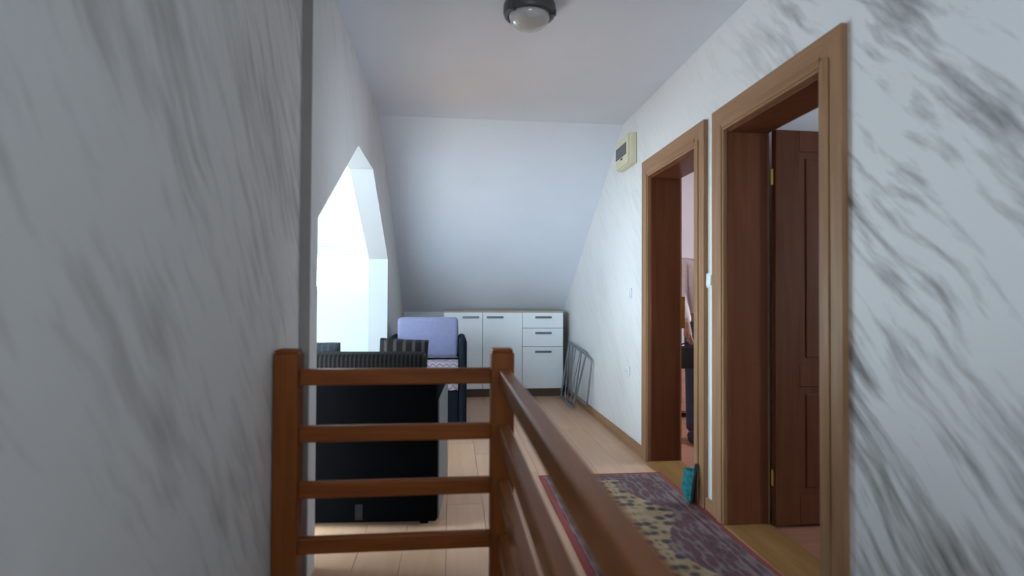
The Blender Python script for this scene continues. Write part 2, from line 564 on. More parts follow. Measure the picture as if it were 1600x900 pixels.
# ceiling and slope
M['taupe'] = plain('taupe_return_shade', (0.25, 0.215, 0.20), 0.7, var=0.05, scale=6)  # taupe tone paints shade onto the wall return at the corner
struct(box('return_shade_1', XN, XL - 0.001, YC - 0.014, YC - 0.0005, 0.0, CEIL, M['taupe']), 'narrow taupe strip painting shade on the left wall return', 'painted shade')
c = box('ceiling', XL2 - 0.1, XR2, YB - 0.1, SL0, CEIL, CEIL + 0.15, M['paint'])
struct(c, 'flat pale grey painted ceiling with round lamp', 'ceiling')
def slope_z(y):
    return CEIL - (y - SL0) * (CEIL - HK) / (SL1 - SL0)
c = prism('ceiling_slope', [(SL0, CEIL), (SL1 + 0.1, slope_z(SL1 + 0.1)), (SL1 + 0.1, slope_z(SL1 + 0.1) + 0.18), (SL0, CEIL + 0.15)], 'x', XL2, XR2, M['paint'])
struct(c, 'sloped grey ceiling descending behind the white sideboard', 'ceiling')
c = box('wall_back', XL2, XR2, SL1, SL1 + 0.1, -0.02, HK + 0.02, M['paint'])
struct(c, 'low knee wall under the sloped ceiling', 'wall')

# right wall with two door openings
D1 = (3.068, 3.852)    # far door opening
D2 = (1.97, 2.745)   # near door opening
DH = 2.0
out = [(YB - 0.1, 0), (D2[0], 0), (D2[0], DH), (D2[1], DH), (D2[1], 0), (D1[0], 0), (D1[0], DH), (D1[1], DH), (D1[1], 0),
       (SL1, 0), (SL1, HK), (SL0, CEIL), (YB - 0.1, CEIL)]
wr = prism('wall_right', out, 'x', XR, XR2, M['plaster_right'])
struct(wr, 'white brushed plaster wall with dark diagonal streaks and two doorways', 'wall')

# left wall: near part (set back) and part with the trapezoid opening
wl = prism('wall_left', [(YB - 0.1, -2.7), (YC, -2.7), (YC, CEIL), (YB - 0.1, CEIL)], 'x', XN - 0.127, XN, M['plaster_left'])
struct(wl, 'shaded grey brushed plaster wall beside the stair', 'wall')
OP = [(2.479, 0), (2.479, 1.473), (3.50, 2.05), (4.153, 2.05), (5.155, 1.473), (5.155, 0)]
out = [(YC, 0)] + OP + [(SL1, 0), (SL1, HK), (SL0, CEIL), (YC, CEIL)]
wo = prism('wall_opening', out, 'x', XL2, XL, M['plaster_opening'])
M['reveal'] = plain('dimmed_reveal_paint', (0.46, 0.49, 0.52), 0.8, var=0.015, scale=2.0)  # coloured darker than the wall face so the reveals look less lit
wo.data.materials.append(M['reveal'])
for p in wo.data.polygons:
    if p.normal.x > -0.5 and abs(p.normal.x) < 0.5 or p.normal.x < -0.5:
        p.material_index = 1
struct(wo, 'pale plaster wall pierced by a bright angular opening', 'wall')

QX0, QX1, QZ0, QZ1 = -0.35, 0.55, 1.15, 1.95  # gap for an unseen rear window, added to light posts and left wall
wq_ = struct(empty('wall_rear'), 'pale wall with an added window behind the stair head', 'wall')
box('wall_below', XL2, XR2, YB - 0.1, YB, -2.7, QZ0, M['paint'], wq_)
box('wall_above', XL2, XR2, YB - 0.1, YB, QZ1, CEIL, M['paint'], wq_)
box('wall_side', XL2, QX0, YB - 0.1, YB, QZ0, QZ1, M['paint'], wq_)
box('wall_side', QX1, XR2, YB - 0.1, YB, QZ0, QZ1, M['paint'], wq_)

# dormer room beyond the opening
DX, DY0, DY1 = -3.4, 1.3, 6.5
KH = 1.675
dm = box('floor_dormer', DX, XL2, DY0, DY1, -0.2, 0.0, M['plank']); struct(dm, 'tan laminate floor of the dormer room', 'floor')
box('floor_strip', XL2, XN, 2.48, 5.154, -0.012, 0.0, M['plank'], fl)
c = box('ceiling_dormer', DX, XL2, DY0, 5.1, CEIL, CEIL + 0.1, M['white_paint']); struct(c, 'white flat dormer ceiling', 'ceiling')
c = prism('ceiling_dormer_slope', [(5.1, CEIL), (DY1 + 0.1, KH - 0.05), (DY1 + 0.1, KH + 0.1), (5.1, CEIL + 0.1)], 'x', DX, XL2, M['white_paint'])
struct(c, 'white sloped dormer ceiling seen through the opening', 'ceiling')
UX0, UX1, UZ0, UZ1 = -3.2, -0.85, 0.25, 2.3  # gap for an unseen window added to light the sideboard and slope
dn = struct(empty('wall_dormer_near'), 'white dormer side wall with added tall window', 'wall')
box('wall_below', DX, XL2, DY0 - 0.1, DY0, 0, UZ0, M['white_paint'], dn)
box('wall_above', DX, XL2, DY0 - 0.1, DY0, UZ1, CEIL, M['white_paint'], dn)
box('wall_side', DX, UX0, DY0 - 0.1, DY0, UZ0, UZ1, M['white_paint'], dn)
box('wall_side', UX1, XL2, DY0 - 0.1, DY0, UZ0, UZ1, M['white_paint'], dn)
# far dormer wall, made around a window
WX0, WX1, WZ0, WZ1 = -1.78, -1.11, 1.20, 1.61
TX0, TX1, TZ0, TZ1 = -3.3, -1.9, 0.08, 1.61  # gap for an unseen window added to brighten the near right wall
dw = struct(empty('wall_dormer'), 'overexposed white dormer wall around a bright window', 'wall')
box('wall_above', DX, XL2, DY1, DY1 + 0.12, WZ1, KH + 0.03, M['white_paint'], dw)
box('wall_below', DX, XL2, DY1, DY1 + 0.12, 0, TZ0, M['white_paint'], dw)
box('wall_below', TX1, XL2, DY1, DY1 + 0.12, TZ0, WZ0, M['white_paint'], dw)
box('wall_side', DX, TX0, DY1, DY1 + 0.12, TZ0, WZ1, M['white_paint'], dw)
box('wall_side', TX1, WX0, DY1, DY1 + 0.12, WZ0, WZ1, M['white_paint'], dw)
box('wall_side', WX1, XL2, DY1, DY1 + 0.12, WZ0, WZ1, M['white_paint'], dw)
# left dormer end wall with two unseen windows added for daylight
VY0, VY1, VZ0, VZ1 = 1.6, 3.3, 0.75, 2.2
de = struct(empty('wall_dormer_end'), 'white dormer end wall with added windows', 'wall')
box('wall_below', DX - 0.12, DX, DY0 - 0.1, 5.1, 0, VZ0, M['white_paint'], de)
box('wall_below', DX - 0.12, DX, 5.1, 6.35, 0, 0.30, M['white_paint'], de)
box('wall_below', DX - 0.12, DX, 6.35, DY1 + 0.12, 0, VZ0, M['white_paint'], de)
box('wall_above', DX - 0.12, DX, DY0 - 0.1, DY1 + 0.12, VZ1, CEIL + 0.1, M['white_paint'], de)
box('wall_side', DX - 0.12, DX, DY0 - 0.1, VY0, VZ0, VZ1, M['white_paint'], de)
VY2, VY3, VZ2, VZ3 = 5.1, 6.35, 0.30, 1.62  # added corner window, throws daylight on the near right wall
box('wall_side', DX - 0.12, DX, VY1, VY2, VZ0, VZ1, M['white_paint'], de)
box('wall_above', DX - 0.12, DX, VY2, VY3, VZ3, VZ1, M['white_paint'], de)
box('wall_side', DX - 0.12, DX, VY3, DY1 + 0.12, VZ0, VZ1, M['white_paint'], de)

def window_y(name, x0, x1, y, z0, z1, n, label):
    t = struct(empty(name, ((x0 + x1) / 2, y, z0)), label, 'window')
    cx = (x0 + x1) / 2
    X0, X1, H = x0 - cx, x1 - cx, z1 - z0
    for a, b_, c_, d in ((X0, X1, 0, 0.05), (X0, X1, H - 0.05, H), (X0, X0 + 0.05, 0.05, H - 0.05), (X1 - 0.05, X1, 0.05, H - 0.05)):
        box('window_frame', a, b_, 0.0, 0.06, c_, d, M['pvc'], t, 0.006)
    for k in range(1, n):
        q = X0 + (X1 - X0) * k / n
        box('mullion', q - 0.03, q + 0.03, 0.005, 0.055, 0.05, H - 0.05, M['pvc'], t, 0.006)
    for k in range(n):
        box('pane', X0 + (X1 - X0) * k / n + 0.03, X0 + (X1 - X0) * (k + 1) / n - 0.03, 0.027, 0.033, 0.045, H - 0.045, M['glass'], t)
def window_x(name, x, y0, y1, z0, z1, n, label):
    t = struct(empty(name, (x, (y0 + y1) / 2, z0)), label, 'window')
    cy = (y0 + y1) / 2
    Y0, Y1, H = y0 - cy, y1 - cy, z1 - z0
    for a, b_, c_, d in ((Y0, Y1, 0, 0.05), (Y0, Y1, H - 0.05, H), (Y0, Y0 + 0.05, 0.05, H - 0.05), (Y1 - 0.05, Y1, 0.05, H - 0.05)):
        box('window_frame', -0.03, 0.03, a, b_, c_, d, M['pvc'], t, 0.006)
    for k in range(1, n):
        q = Y0 + (Y1 - Y0) * k / n
        box('mullion', -0.025, 0.025, q - 0.03, q + 0.03, 0.05, H - 0.05, M['pvc'], t, 0.006)
    for k in range(n):
        box('pane', -0.003, 0.003, Y0 + (Y1 - Y0) * k / n + 0.03, Y0 + (Y1 - Y0) * (k + 1) / n - 0.03, 0.045, H - 0.045, M['glass'], t)
window_y('window_1', WX0, WX1, DY1 + 0.03, WZ0, WZ1, 1, 'blown-out white framed window seen through the opening')
window_y('added_window_5', UX0, UX1, DY0 - 0.08, UZ0, UZ1, 2, 'unseen tall window added for daylight in the near dormer wall')
window_y('added_window_6', QX0, QX1, YB - 0.08, QZ0, QZ1, 1, 'unseen window added for daylight behind the stair head')
portal(((UX0 + UX1) / 2, DY0 - 0.14, (UZ0 + UZ1) / 2), (R(90), 0, 0), UX1 - UX0, UZ1 - UZ0)
portal(((QX0 + QX1) / 2, YB - 0.14, (QZ0 + QZ1) / 2), (R(90), 0, 0), QX1 - QX0, QZ1 - QZ0)
window_y('added_window_7', TX0, TX1, DY1 + 0.03, TZ0, TZ1, 2, 'unseen tall window added for daylight in the far dormer wall')
portal(((TX0 + TX1) / 2, DY1 + 0.14, (TZ0 + TZ1) / 2), (R(-90), 0, 0), TX1 - TX0, TZ1 - TZ0)
window_x('added_window_8', DX - 0.06, VY2, VY3, VZ2, VZ3, 1, 'unseen window added for daylight at the far corner of the dormer')
portal((DX - 0.14, (VY2 + VY3) / 2, (VZ2 + VZ3) / 2), (R(90), 0, R(-90)), VY3 - VY2, VZ3 - VZ2)
window_x('added_window_2', DX - 0.06, VY0, VY1, VZ0, VZ1, 3, 'unseen wide window added for daylight in the dormer end wall')
portal(((WX0 + WX1) / 2, DY1 + 0.14, (WZ0 + WZ1) / 2), (R(-90), 0, 0), WX1 - WX0, WZ1 - WZ0)
portal((DX - 0.14, (VY0 + VY1) / 2, (VZ0 + VZ1) / 2), (R(90), 0, R(-90)), VY1 - VY0, VZ1 - VZ0)

# the two rooms on the right
RX = 3.7
def room(tagname, y0, y1, mat, floor_mat, wy0, wy1, label):
    f = box('floor_' + tagname, XR2, RX, y0, y1, -0.2, 0.0, floor_mat); struct(f, 'red-brown floor inside the ' + label, 'floor')
    c_ = box('ceiling_' + tagname, XR2, RX, y0, y1, CEIL, CEIL + 0.1, mat); struct(c_, 'pale ceiling inside the ' + label, 'ceiling')
    wq = struct(empty('wall_' + tagname), 'painted walls inside the ' + label, 'wall')
    box('wall_near', XR2, RX, y0 - 0.05, y0, 0, CEIL, mat, wq)
    box('wall_far', XR2, RX, y1, y1 + 0.05, 0, CEIL, mat, wq)
    box('wall_lining', XR2, XR2 + 0.012, y0, (D1 if y0 > 2.9 else D2)[0] - 0.08, 0, CEIL, mat, wq)
    box('wall_lining', XR2, XR2 + 0.012, (D1 if y0 > 2.9 else D2)[1] + 0.08, y1, 0, CEIL, mat, wq)
    box('wall_below', RX, RX + 0.1, y0 - 0.05, y1 + 0.05, 0, 0.8, mat, wq)
    box('wall_above', RX, RX + 0.1, y0 - 0.05, y1 + 0.05, 2.2, CEIL, mat, wq)
    box('wall_side', RX, RX + 0.1, y0 - 0.05, wy0, 0.8, 2.2, mat, wq)
    box('wall_side', RX, RX + 0.1, wy1, y1 + 0.05, 0.8, 2.2, mat, wq)
    portal((RX + 0.14, (wy0 + wy1) / 2, 1.5), (R(90), 0, R(90)), wy1 - wy0, 1.4)
room('far_room', 2.96, 5.75, M['pink_paint'], M['redfloor'], 3.5, 4.4, 'room behind the far doorway')
room('near_room', 0.3, 2.90, M['lilac_paint'], M['redfloor'], 0.9, 1.4, 'room behind the near doorway')
window_x('added_window_3', RX + 0.05, 3.5, 4.4, 0.8, 2.2, 1, 'unseen window added to light the far room')  # unseen room windows, both added to bring in daylight
window_x('added_window_4', RX + 0.05, 0.9, 1.4, 0.8, 2.2, 1, 'unseen window added to light the near room')

# doors
def doorway(name, y0, y1, label):
    t = struct(empty(name, (XR, (y0 + y1) / 2, 0)), label, 'doorway')
    cy = (y0 + y1) / 2
    a, b_ = y0 - cy, y1 - cy
    W = 0.125
    th = 0.024
    # lining of the opening
    box('jamb', -0.002, XR2 - XR + 0.014, a - 0.001, a + 0.025, 0, DH, M['jamb'], t, 0.002)
    box('jamb', -0.002, XR2 - XR + 0.014, b_ - 0.025, b_ + 0.001, 0, DH, M['jamb'], t, 0.002)
    box('head_jamb', -0.002, XR2 - XR + 0.014, a + 0.025, b_ - 0.025, DH - 0.025, DH + 0.001, M['jamb'], t, 0.002)
    # mitred casing with a rounded moulding on the hall side and on the room side
    for side in (0, 1):
        x0, x1 = (-th, 0.0) if side == 0 else (XR2 - XR + 0.012, XR2 - XR + 0.03)
        for e, s in ((a + 0.012, -1), (b_ - 0.012, 1)):
            o_ = e + s * W
            pr = prism('casing', [(e, 0), (o_, 0), (o_, DH - 0.012 + W), (e, DH - 0.012)], 'x', x0, x1, M['oak'], t)
            if side == 0:
                box('moulding', x0 - 0.006, x0, min(e + s * 0.014, e + s * 0.06), max(e + s * 0.014, e + s * 0.06), 0, DH + 0.02, M['oak'], pr, 0.005, 3)
        e0, e1 = a + 0.012, b_ - 0.012
        pr = prism('head_casing', [(e0, DH - 0.012), (e0 - W, DH - 0.012 + W), (e1 + W, DH - 0.012 + W), (e1, DH - 0.012)], 'x', x0, x1, M['oak_y'], t)
        if side == 0:
            box('moulding', x0 - 0.006, x0, e0 - 0.012, e1 + 0.012, DH, DH + 0.038, M['oak_y'], pr, 0.005, 3)
    box('threshold', -0.03, XR2 - XR + 0.02, a + 0.025, b_ - 0.025, -0.005, 0.014, M['sill'], t, 0.005)
    return t
d1 = doorway('door_1', *D1, 'oak framed far doorway with a person standing inside')
d2 = doorway('door_2', *D2, 'oak framed near doorway with brown panelled door standing open')

def leaf(parent, hx, hy, ang, width):
    """panelled door leaf, built from its hinge along +x, in the doorway's frame"""
    mt = Matrix.Translation((hx, hy, 0)) @ Matrix.Rotation(ang, 4, 'Z')
    T = 0.04
    H0, H1 = 0.018, 1.985
    lf = box('door_leaf', 0, width, 0.008, T - 0.008, H0, H1, M['leaf'], parent, 0, 2, mt)
    S = 0.125
    cells = [(0.16, 0.70), (0.81, 1.88)]
    cols = [(S, width / 2 - 0.05), (width / 2 + 0.05, width - S)]
    # stiles and rails stand proud of the recessed field
    for x0, x1 in ((0, S), (width / 2 - 0.05, width / 2 + 0.05), (width - S, width)):
        box('stile', x0, x1, 0, T, H0, H1, M['leaf'], lf, 0.003, 2, mt)
    for z0, z1 in ((H0, 0.16), (0.70, 0.81), (1.88, H1)):
        for x0, x1 in cols:
            box('rail', x0, x1, 0.0005, T - 0.0005, z0, z1, M['leaf'], lf, 0.003, 2, mt)
    for z0, z1 in cells:
        for x0, x1 in cols:
            box('panel', x0 + 0.035, x1 - 0.035, 0.001, T - 0.001, z0 + 0.035, z1 - 0.035, M['leaf'], lf, 0.007, 2, mt)
    for sgn, yy in ((-1, 0.0), (1, T)):
        bm = bmesh.new()
        add_box(bm, width - 0.085, width - 0.045, min(yy, yy + sgn * 0.006), max(yy, yy + sgn * 0.006), 0.92, 1.14, 0.002, 2, mt)
        add_tube(bm, [mt @ Vector((width - 0.065, yy, 1.06)), mt @ Vector((width - 0.065, yy + sgn * 0.05, 1.06)), mt @ Vector((width - 0.09, yy + sgn * 0.055, 1.06)), mt @ Vector((width - 0.18, yy + sgn * 0.055, 1.055))], 0.008)
        link_mesh('handle', bm, M['brass'], lf, True, 40)
    for z in (0.25, 1.75):
        bm = bmesh.new()
        add_tube(bm, [mt @ Vector((-0.008, T / 2, z - 0.04)), mt @ Vector((-0.008, T / 2, z + 0.04))], 0.007)
        link_mesh('hinge', bm, M['brass'], lf, True, 40)
w2 = D2[1] - D2[0] - 0.05
leaf(d2, XR2 - XR + 0.032, w2 / 2 - 0.045, R(1.0), w2)
w1 = D1[1] - D1[0] - 0.05
leaf(d1, XR2 - XR + 0.036, -w1 / 2 + 0.0, R(2.0), w1)
b1 = (D1[1] - D1[0]) / 2
box('strike_plate', 0.215, 0.24, b1 - 0.028, b1 - 0.0245, 0.93, 1.15, M['brass'], d1, 0.001)

# baseboards on the right wall
for nm, a, b_, lb in (('baseboard_right', D1[1] + 0.084, SL1, 'honey wood baseboard along the wall beyond the far doorway'),
                  ('baseboard_middle', D2[1] + 0.084, D1[0] - 0.084, 'short honey wood baseboard between the two doorways'),
                  ('baseboard_near', YB, D2[0] - 0.084, 'honey wood baseboard along the streaked near wall')):
    if b_ - a > 0.005:
        struct(box(nm, XR - 0.016, XR, a, b_, 0.0, 0.07, M['oak_y'], None, 0.004), lb, 'baseboard')

# stair well: shaft and treads under the camera
sh = struct(empty('wall_stairwell'), 'painted shaft walls of the stairwell', 'wall')
box('shaft_wall', XN, WELL[1] + 0.1, WELL[3], WELL[3] + 0.1, -2.7, -0.25, M['paint'], sh)
box('shaft_wall', WELL[1], WELL[1] + 0.1, WELL[2], WELL[3], -2.7, -0.25, M['paint'], sh)
box('shaft_wall', XN, WELL[1] + 0.1, WELL[2] - 0.1, WELL[2], -2.7, -0.25, M['paint'], sh)
box('shaft_floor', XN, WELL[1], WELL[2], WELL[3], -2.75, -2.65, M['subfloor'], sh)
st = struct(empty('stairs', (0, WELL[2], 0)), 'wooden stair flight descending below the railing', 'stairs')
for k in range(9):
    z = -0.18 * (k + 1)
    y = 0.265 * k
    box('tread', WELL[0] + 0.005, WELL[1] - 0.005, y + 0.001, y + 0.29, z - 0.04, z, M['stone'], st, 0.006)
    box('riser', WELL[0] + 0.005, WELL[1] - 0.005, y + 0.001, y + 0.02, z + 0.0, z + 0.14, M['stone'], st)

# ------------------------------------------------------------------ stair railing
rl = tag(empty('stair_railing', (0, 2.0, 0)), 'reddish brown pine stair railing with horizontal rails and square posts', 'railing')
def post(x, y, ztop):
    bm = bmesh.new()
    h = 0.041
    add_box(bm, x - h, x + h, y - h, y + h, -0.2 if y < 1.8 else 0.0, ztop - 0.012, 0.006, 2)
    add_box(bm, x - h + 0.004, x + h - 0.004, y - h + 0.004, y + h - 0.004, ztop - 0.014, ztop, 0.011, 3)
    return link_mesh('post', bm, M['post_wood'], rl)
PY = 0.041
PXL, PXR = -0.556, 0.183
post(PXL, PY, 0.957)
post(PXR, PY, 0.957)
post(PXR + 0.01, -2.55, 0.957)
for zt in (0.888, 0.692, 0.500, 0.310, 0.12):
    box('rail', PXL + 0.038, PXR - 0.038, PY - 0.016, PY + 0.016, zt - 0.056, zt, M['rail_wood'], rl, 0.006)
    box('side_rail', PXR - 0.014, PXR + 0.026, -2.55 + 0.038, PY - 0.038, zt - 0.062, zt, M['rail_wood_y'], rl, 0.006)

# ------------------------------------------------------------------ sideboard
sb = tag(empty('sideboard', (0.6, 6.50, 0)), 'white sideboard with two doors and three drawers under the slope', 'sideboard')
sx = 0.6
X0, X1 = -0.084 - sx, 1.29 - sx
TOP = 0.985
box('carcass', X0, X1, 0.0, 0.35, 0.09, TOP - 0.018, M['cab_edge'], sb)
box('top', X0 - 0.006, X1 + 0.006, -0.022, 0.352, TOP - 0.018, TOP, M['cab_edge'], sb, 0.002)
box('kickboard', X0 + 0.02, X1 - 0.02, 0.03, 0.33, 0.0, 0.09, M['kick'], sb)
def bar_handle(cx, z, parent, L_=0.19):
    bm = bmesh.new()
    add_box(bm, cx - L_ / 2, cx + L_ / 2, -0.046, -0.036, z - 0.012, z + 0.012, 0.003)
    for s in (-1, 1):
        add_box(bm, cx + s * L_ * 0.42 - 0.006, cx + s * L_ * 0.42 + 0.006, -0.038, -0.018, z - 0.006, z + 0.006)
    link_mesh('handle', bm, M['steel'], parent)
g = 0.003
def front(nm, a, b_, z0, z1, hx):
    f = box(nm, a + g, b_ - g, -0.019, -0.001, z0 + g, z1 - g, M['cabinet'], sb, 0.0015)
    bar_handle(hx, z1 - 0.055, f)
ZF0, ZF1 = 0.096, TOP - 0.018
front('door', X0, 0.36 - sx, ZF0, ZF1, 0.225 - sx)
front('door', 0.36 - sx, 0.816 - sx, ZF0, ZF1, 0.50 - sx)
for z0, z1 in ((0.787, ZF1), (0.574, 0.787), (ZF0, 0.574)):
    front('drawer', 0.816 - sx, X1, z0, z1, 1.055 - sx)

# ------------------------------------------------------------------ sofa across the opening
sf = tag(empty('sofa', (-0.061, 2.851, 0), R(-3.07)), 'black sofa with grey striped back, its rear turned to the railing', 'sofa')
SW, SD = 1.50, 0.84
box('back_panel', -SW + 0.002, -0.002, 0.0, 0.05, 0.03, 0.74, M['black'], sf, 0.012, 3)
box('base', -SW + 0.07, -0.07, 0.05, SD - 0.03, 0.06, 0.30, M['black'], sf, 0.01)
for xx in (-SW, -0.068):
    box('arm', xx, xx + 0.068, 0.05, SD, 0.03, 0.665, M['black'], sf, 0.02, 3)
o = box('side_sheen_panel', 0.0, 0.008, 0.01, 0.70, 0.04, 0.63, M['side_sheen'], sf, 0.002)  # grey colour paints the sheen on the black arm's side
o['label'] = 'grey panel painting the sheen on the outer arm side'
box('backrest', -SW + 0.07, -0.07, 0.012, 0.21, 0.69, 0.852, M['stripe'], sf, 0.03, 3)
box('backrest_front', -SW + 0.07, -0.07, 0.05, 0.19, 0.30, 0.72, M['stripe'], sf, 0.02, 3)
for k in range(2):
    a = -SW + 0.072 + k * 0.679
    box('seat_cushion', a, a + 0.677, 0.19, SD - 0.02, 0.30, 0.44, M['stripe'], sf, 0.03, 3)
for xx in (-SW + 0.05, -0.09):
    for yy in (0.06, SD - 0.08):
        box('foot', xx, xx + 0.04, yy, yy + 0.04, 0.0, 0.065, M['black'], sf)
o = box('maker_tag', -0.40, -0.363, -0.002, 0.001, 0.045, 0.12, M['tag'], sf)
o['label'] = 'small grey tag on the black rear panel'
cu = cushion('throw_cushion', 0.44, 0.15, 0.44, M['greycush'], None, Matrix.Rotation(R(8), 4, 'X'))
cu.location = (-0.82, 3.215, 0.668); tag(cu, 'slate grey square cushion at the wall end of the sofa back', 'cushion')
cu = cushion('throw_cushion', 0.26, 0.15, 0.46, M['stripe2'], None, Matrix.Rotation(R(3), 4, 'Y') @ Matrix.Rotation(R(9), 4, 'X'))
cu.location = (-0.262, 3.195, 0.678); tag(cu, 'narrow striped cushion by the open arm of the sofa', 'cushion')

# ------------------------------------------------------------------ armchair
ac = tag(empty('armchair', (-0.2025, 4.75, 0)), 'dark navy armchair with lavender back cushion facing the stairs', 'armchair')
for xx in (-0.3375, 0.2725):
    box('arm', xx, xx + 0.065, 0.0, 0.74, 0.04, 0.79, M['navy'], ac, 0.028, 3)
box('base', -0.27, 0.27, 0.03, 0.70, 0.07, 0.36, M['navy'], ac, 0.01)
box('backrest', -0.272, 0.272, 0.56, 0.74, 0.36, 0.90, M['navy'], ac, 0.03, 3)
box('seat_cushion', -0.27, 0.27, 0.01, 0.42, 0.36, 0.605, M['navy'], ac, 0.035, 3)
bc = box('back_cushion', -0.268, 0.268, 0.37, 0.56, 0.60, 0.955, M['lavender'], ac, 0.035, 4, Matrix.Translation((0, 0, 0)))
bc['label'] = 'lavender back cushion'
for xx in (-0.325, 0.285):
    for yy in (0.03, 0.66):
        box('foot', xx, xx + 0.04, yy, yy + 0.04, 0.0, 0.045, M['black'], ac)
# throw over the seat front
bm = bmesh.new()
prof = [(0.36, 0.611), (0.25, 0.612), (0.10, 0.612), (0.035, 0.610), (0.006, 0.592), (-0.004, 0.55), (-0.006, 0.46), (-0.006, 0.37)]
nx = 14
x0, x1 = -0.03, 0.265
g_ = []
for yq, zq in prof:
    row = []
    for k in range(nx + 1):
        xq = x0 + (x1 - x0) * k / nx
        row.append(bm.verts.new((xq, yq - (0.006 * math.sin(k * 1.7) if zq < 0.56 else 0), zq + (0.004 * math.sin(k * 2.1) if yq < 0 else 0))))
    g_.append(row)
for a, b_ in zip(g_, g_[1:]):
    for k in range(nx):
        bm.faces.new((a[k], a[k + 1], b_[k + 1], b_[k]))
bmesh.ops.solidify(bm, geom=list(bm.faces), thickness=-0.006)
bmesh.ops.recalc_face_normals(bm, faces=list(bm.faces))
th = link_mesh('patterned_throw', bm, M['throw'], None, True, 50)
th.location = ac.location
tag(th, 'pale pink zigzag patterned cloth draped over the armchair seat', 'throw')

# ------------------------------------------------------------------ runner rug
RX0, RX1, RY0, RY1 = 0.56, 1.36, 0.55, 3.60
rg = box('runner_rug', -(RX1 - RX0) / 2, (RX1 - RX0) / 2, -(RY1 - RY0) / 2, (RY1 - RY0) / 2, 0.0, 0.009, rug_mat((RX1 - RX0) / 2, (RY1 - RY0) / 2), None, 0.003)
rg.location = ((RX0 + RX1) / 2, (RY0 + RY1) / 2, 0.0005)
tag(rg, 'red bordered oriental runner with beige medallions on the hall floor', 'rug')

# ------------------------------------------------------------------ folded drying rack
dr = tag(empty('drying_rack', (1.30, 5.76, 0)), 'folded grey tubular drying rack leaning on the wall by the sideboard', 'rack')
def loop(pts, r=0.05, n=5):
    """closed loop with rounded corners"""
    out_ = []
    m = len(pts)
    for i_ in range(m):
        p = Vector(pts[i_])
        a = (Vector(pts[i_ - 1]) - p).normalized() * r
        b2 = (Vector(pts[(i_ + 1) % m]) - p).normalized() * r
        for k in range(n + 1):
            t = k / n
            out_.append(p + a * (1 - t) ** 2 + b2 * t ** 2)
    return out_
fa = [(-0.05, -0.02, 0.012), (-0.05, 0.64, 0.012), (0.045, 0.64, 0.64), (0.04, -0.20, 0.585)]
tube('frame', loop(fa), 0.010, M['rack'], dr, 8, True)
fb = [(0.028, -0.28, 0.085), (0.028, 0.50, 0.085), (0.058, 0.50, 0.62), (0.058, -0.36, 0.535)]
tube('frame', loop(fb), 0.009, M['rack'], dr, 8, True)
fc = [(-0.02, 0.10, 0.02), (-0.02, 0.56, 0.02), (0.03, 0.56, 0.62), (0.025, -0.06, 0.585)]
tube('frame', loop(fc), 0.008, M['rack'], dr, 8, True)
for t in (0.30, 0.55):
    p = Vector(fa[0]).lerp(Vector(fa[3]), t); q = Vector(fa[1]).lerp(Vector(fa[2]), t)
    tube('wire', [Vector(fa[3]).lerp(Vector(fa[2]), t) , Vector(fa[0]).lerp(Vector(fa[1]), t)], 0.004, M['rack'], dr, 6)

# ------------------------------------------------------------------ ceiling lamp
lp = tag(empty('ceiling_lamp', (0.366, 2.70, CEIL)), 'round ceiling lamp with dark grey ring and frosted glass', 'lamp')
lathe('base_ring', [(0.0, 0.0), (0.122, 0.0), (0.126, -0.012), (0.126, -0.04), (0.120, -0.056), (0.106, -0.062), (0.098, -0.056), (0.0, -0.05)], M['lamp_ring'], lp)
lathe('glass_globe', [(0.099, -0.052), (0.098, -0.066), (0.090, -0.085), (0.072, -0.102), (0.046, -0.114), (0.018, -0.119), (0.0, -0.120)], M['lamp_globe'], lp)
for k in range(3):
    a = R(100 + 120 * k)
    mt = Matrix.Rotation(a, 4, 'Z')
    box('clip', 0.100, 0.130, -0.010, 0.010, -0.066, -0.035, M['lamp_ring'], lp, 0.003, 2, mt)

# ------------------------------------------------------------------ fuse box, switches
fb_ = tag(empty('fuse_box', (XR, 4.31, 2.155)), 'ivory fuse box with smoked window high on the wall', 'fuse box')
box('housing', -0.055, 0.0, -0.165, 0.165, 0.0, 0.235, M['ivory'], fb_, 0.008, 3)
box('cover', -0.068, -0.053, -0.157, 0.157, 0.008, 0.227, M['ivory'], fb_, 0.005, 3)
box('smoked_window', -0.072, -0.066, -0.115, 0.150, 0.080, 0.172, M['smoke'], fb_, 0.003)
box('latch', -0.073, -0.067, -0.02, 0.02, 0.058, 0.072, M['smoke'], fb_, 0.002)
def switch(y, z, label, kind):
    t = tag(empty('wall_switch' if kind else 'wall_socket', (XR, y, z)), label, 'switch' if kind else 'socket')
    box('plate', -0.010, 0.0, -0.040, 0.040, -0.040, 0.040, M['switch'], t, 0.004, 3)
    if kind:
        box('rocker', -0.017, -0.009, -0.026, 0.026, -0.028, 0.028, M['switch'], t, 0.003, 2, Matrix.Rotation(R(3), 4, 'Y'))
    else:
        bm = bmesh.new()
        add_tube(bm, [(-0.0145, 0, 0), (-0.009, 0, 0)], 0.026, 24)
        r_ = link_mesh('socket_ring', bm, M['switch'], t, True, 40)
        for s in (-1, 1):
            tube('pin_hole', [(-0.0152, s * 0.0095, 0), (-0.012, s * 0.0095, 0)], 0.0035, M['smoke'], r_, 8)
switch(4.296, 1.177, 'white wall switch on the plaster beyond the far doorway', 1)
switch(4.34, 0.567, 'white socket low on the wall beyond the far doorway', 0)
switch(2.916, 1.236, 'white wall switch on the narrow strip between the doorways', 1)

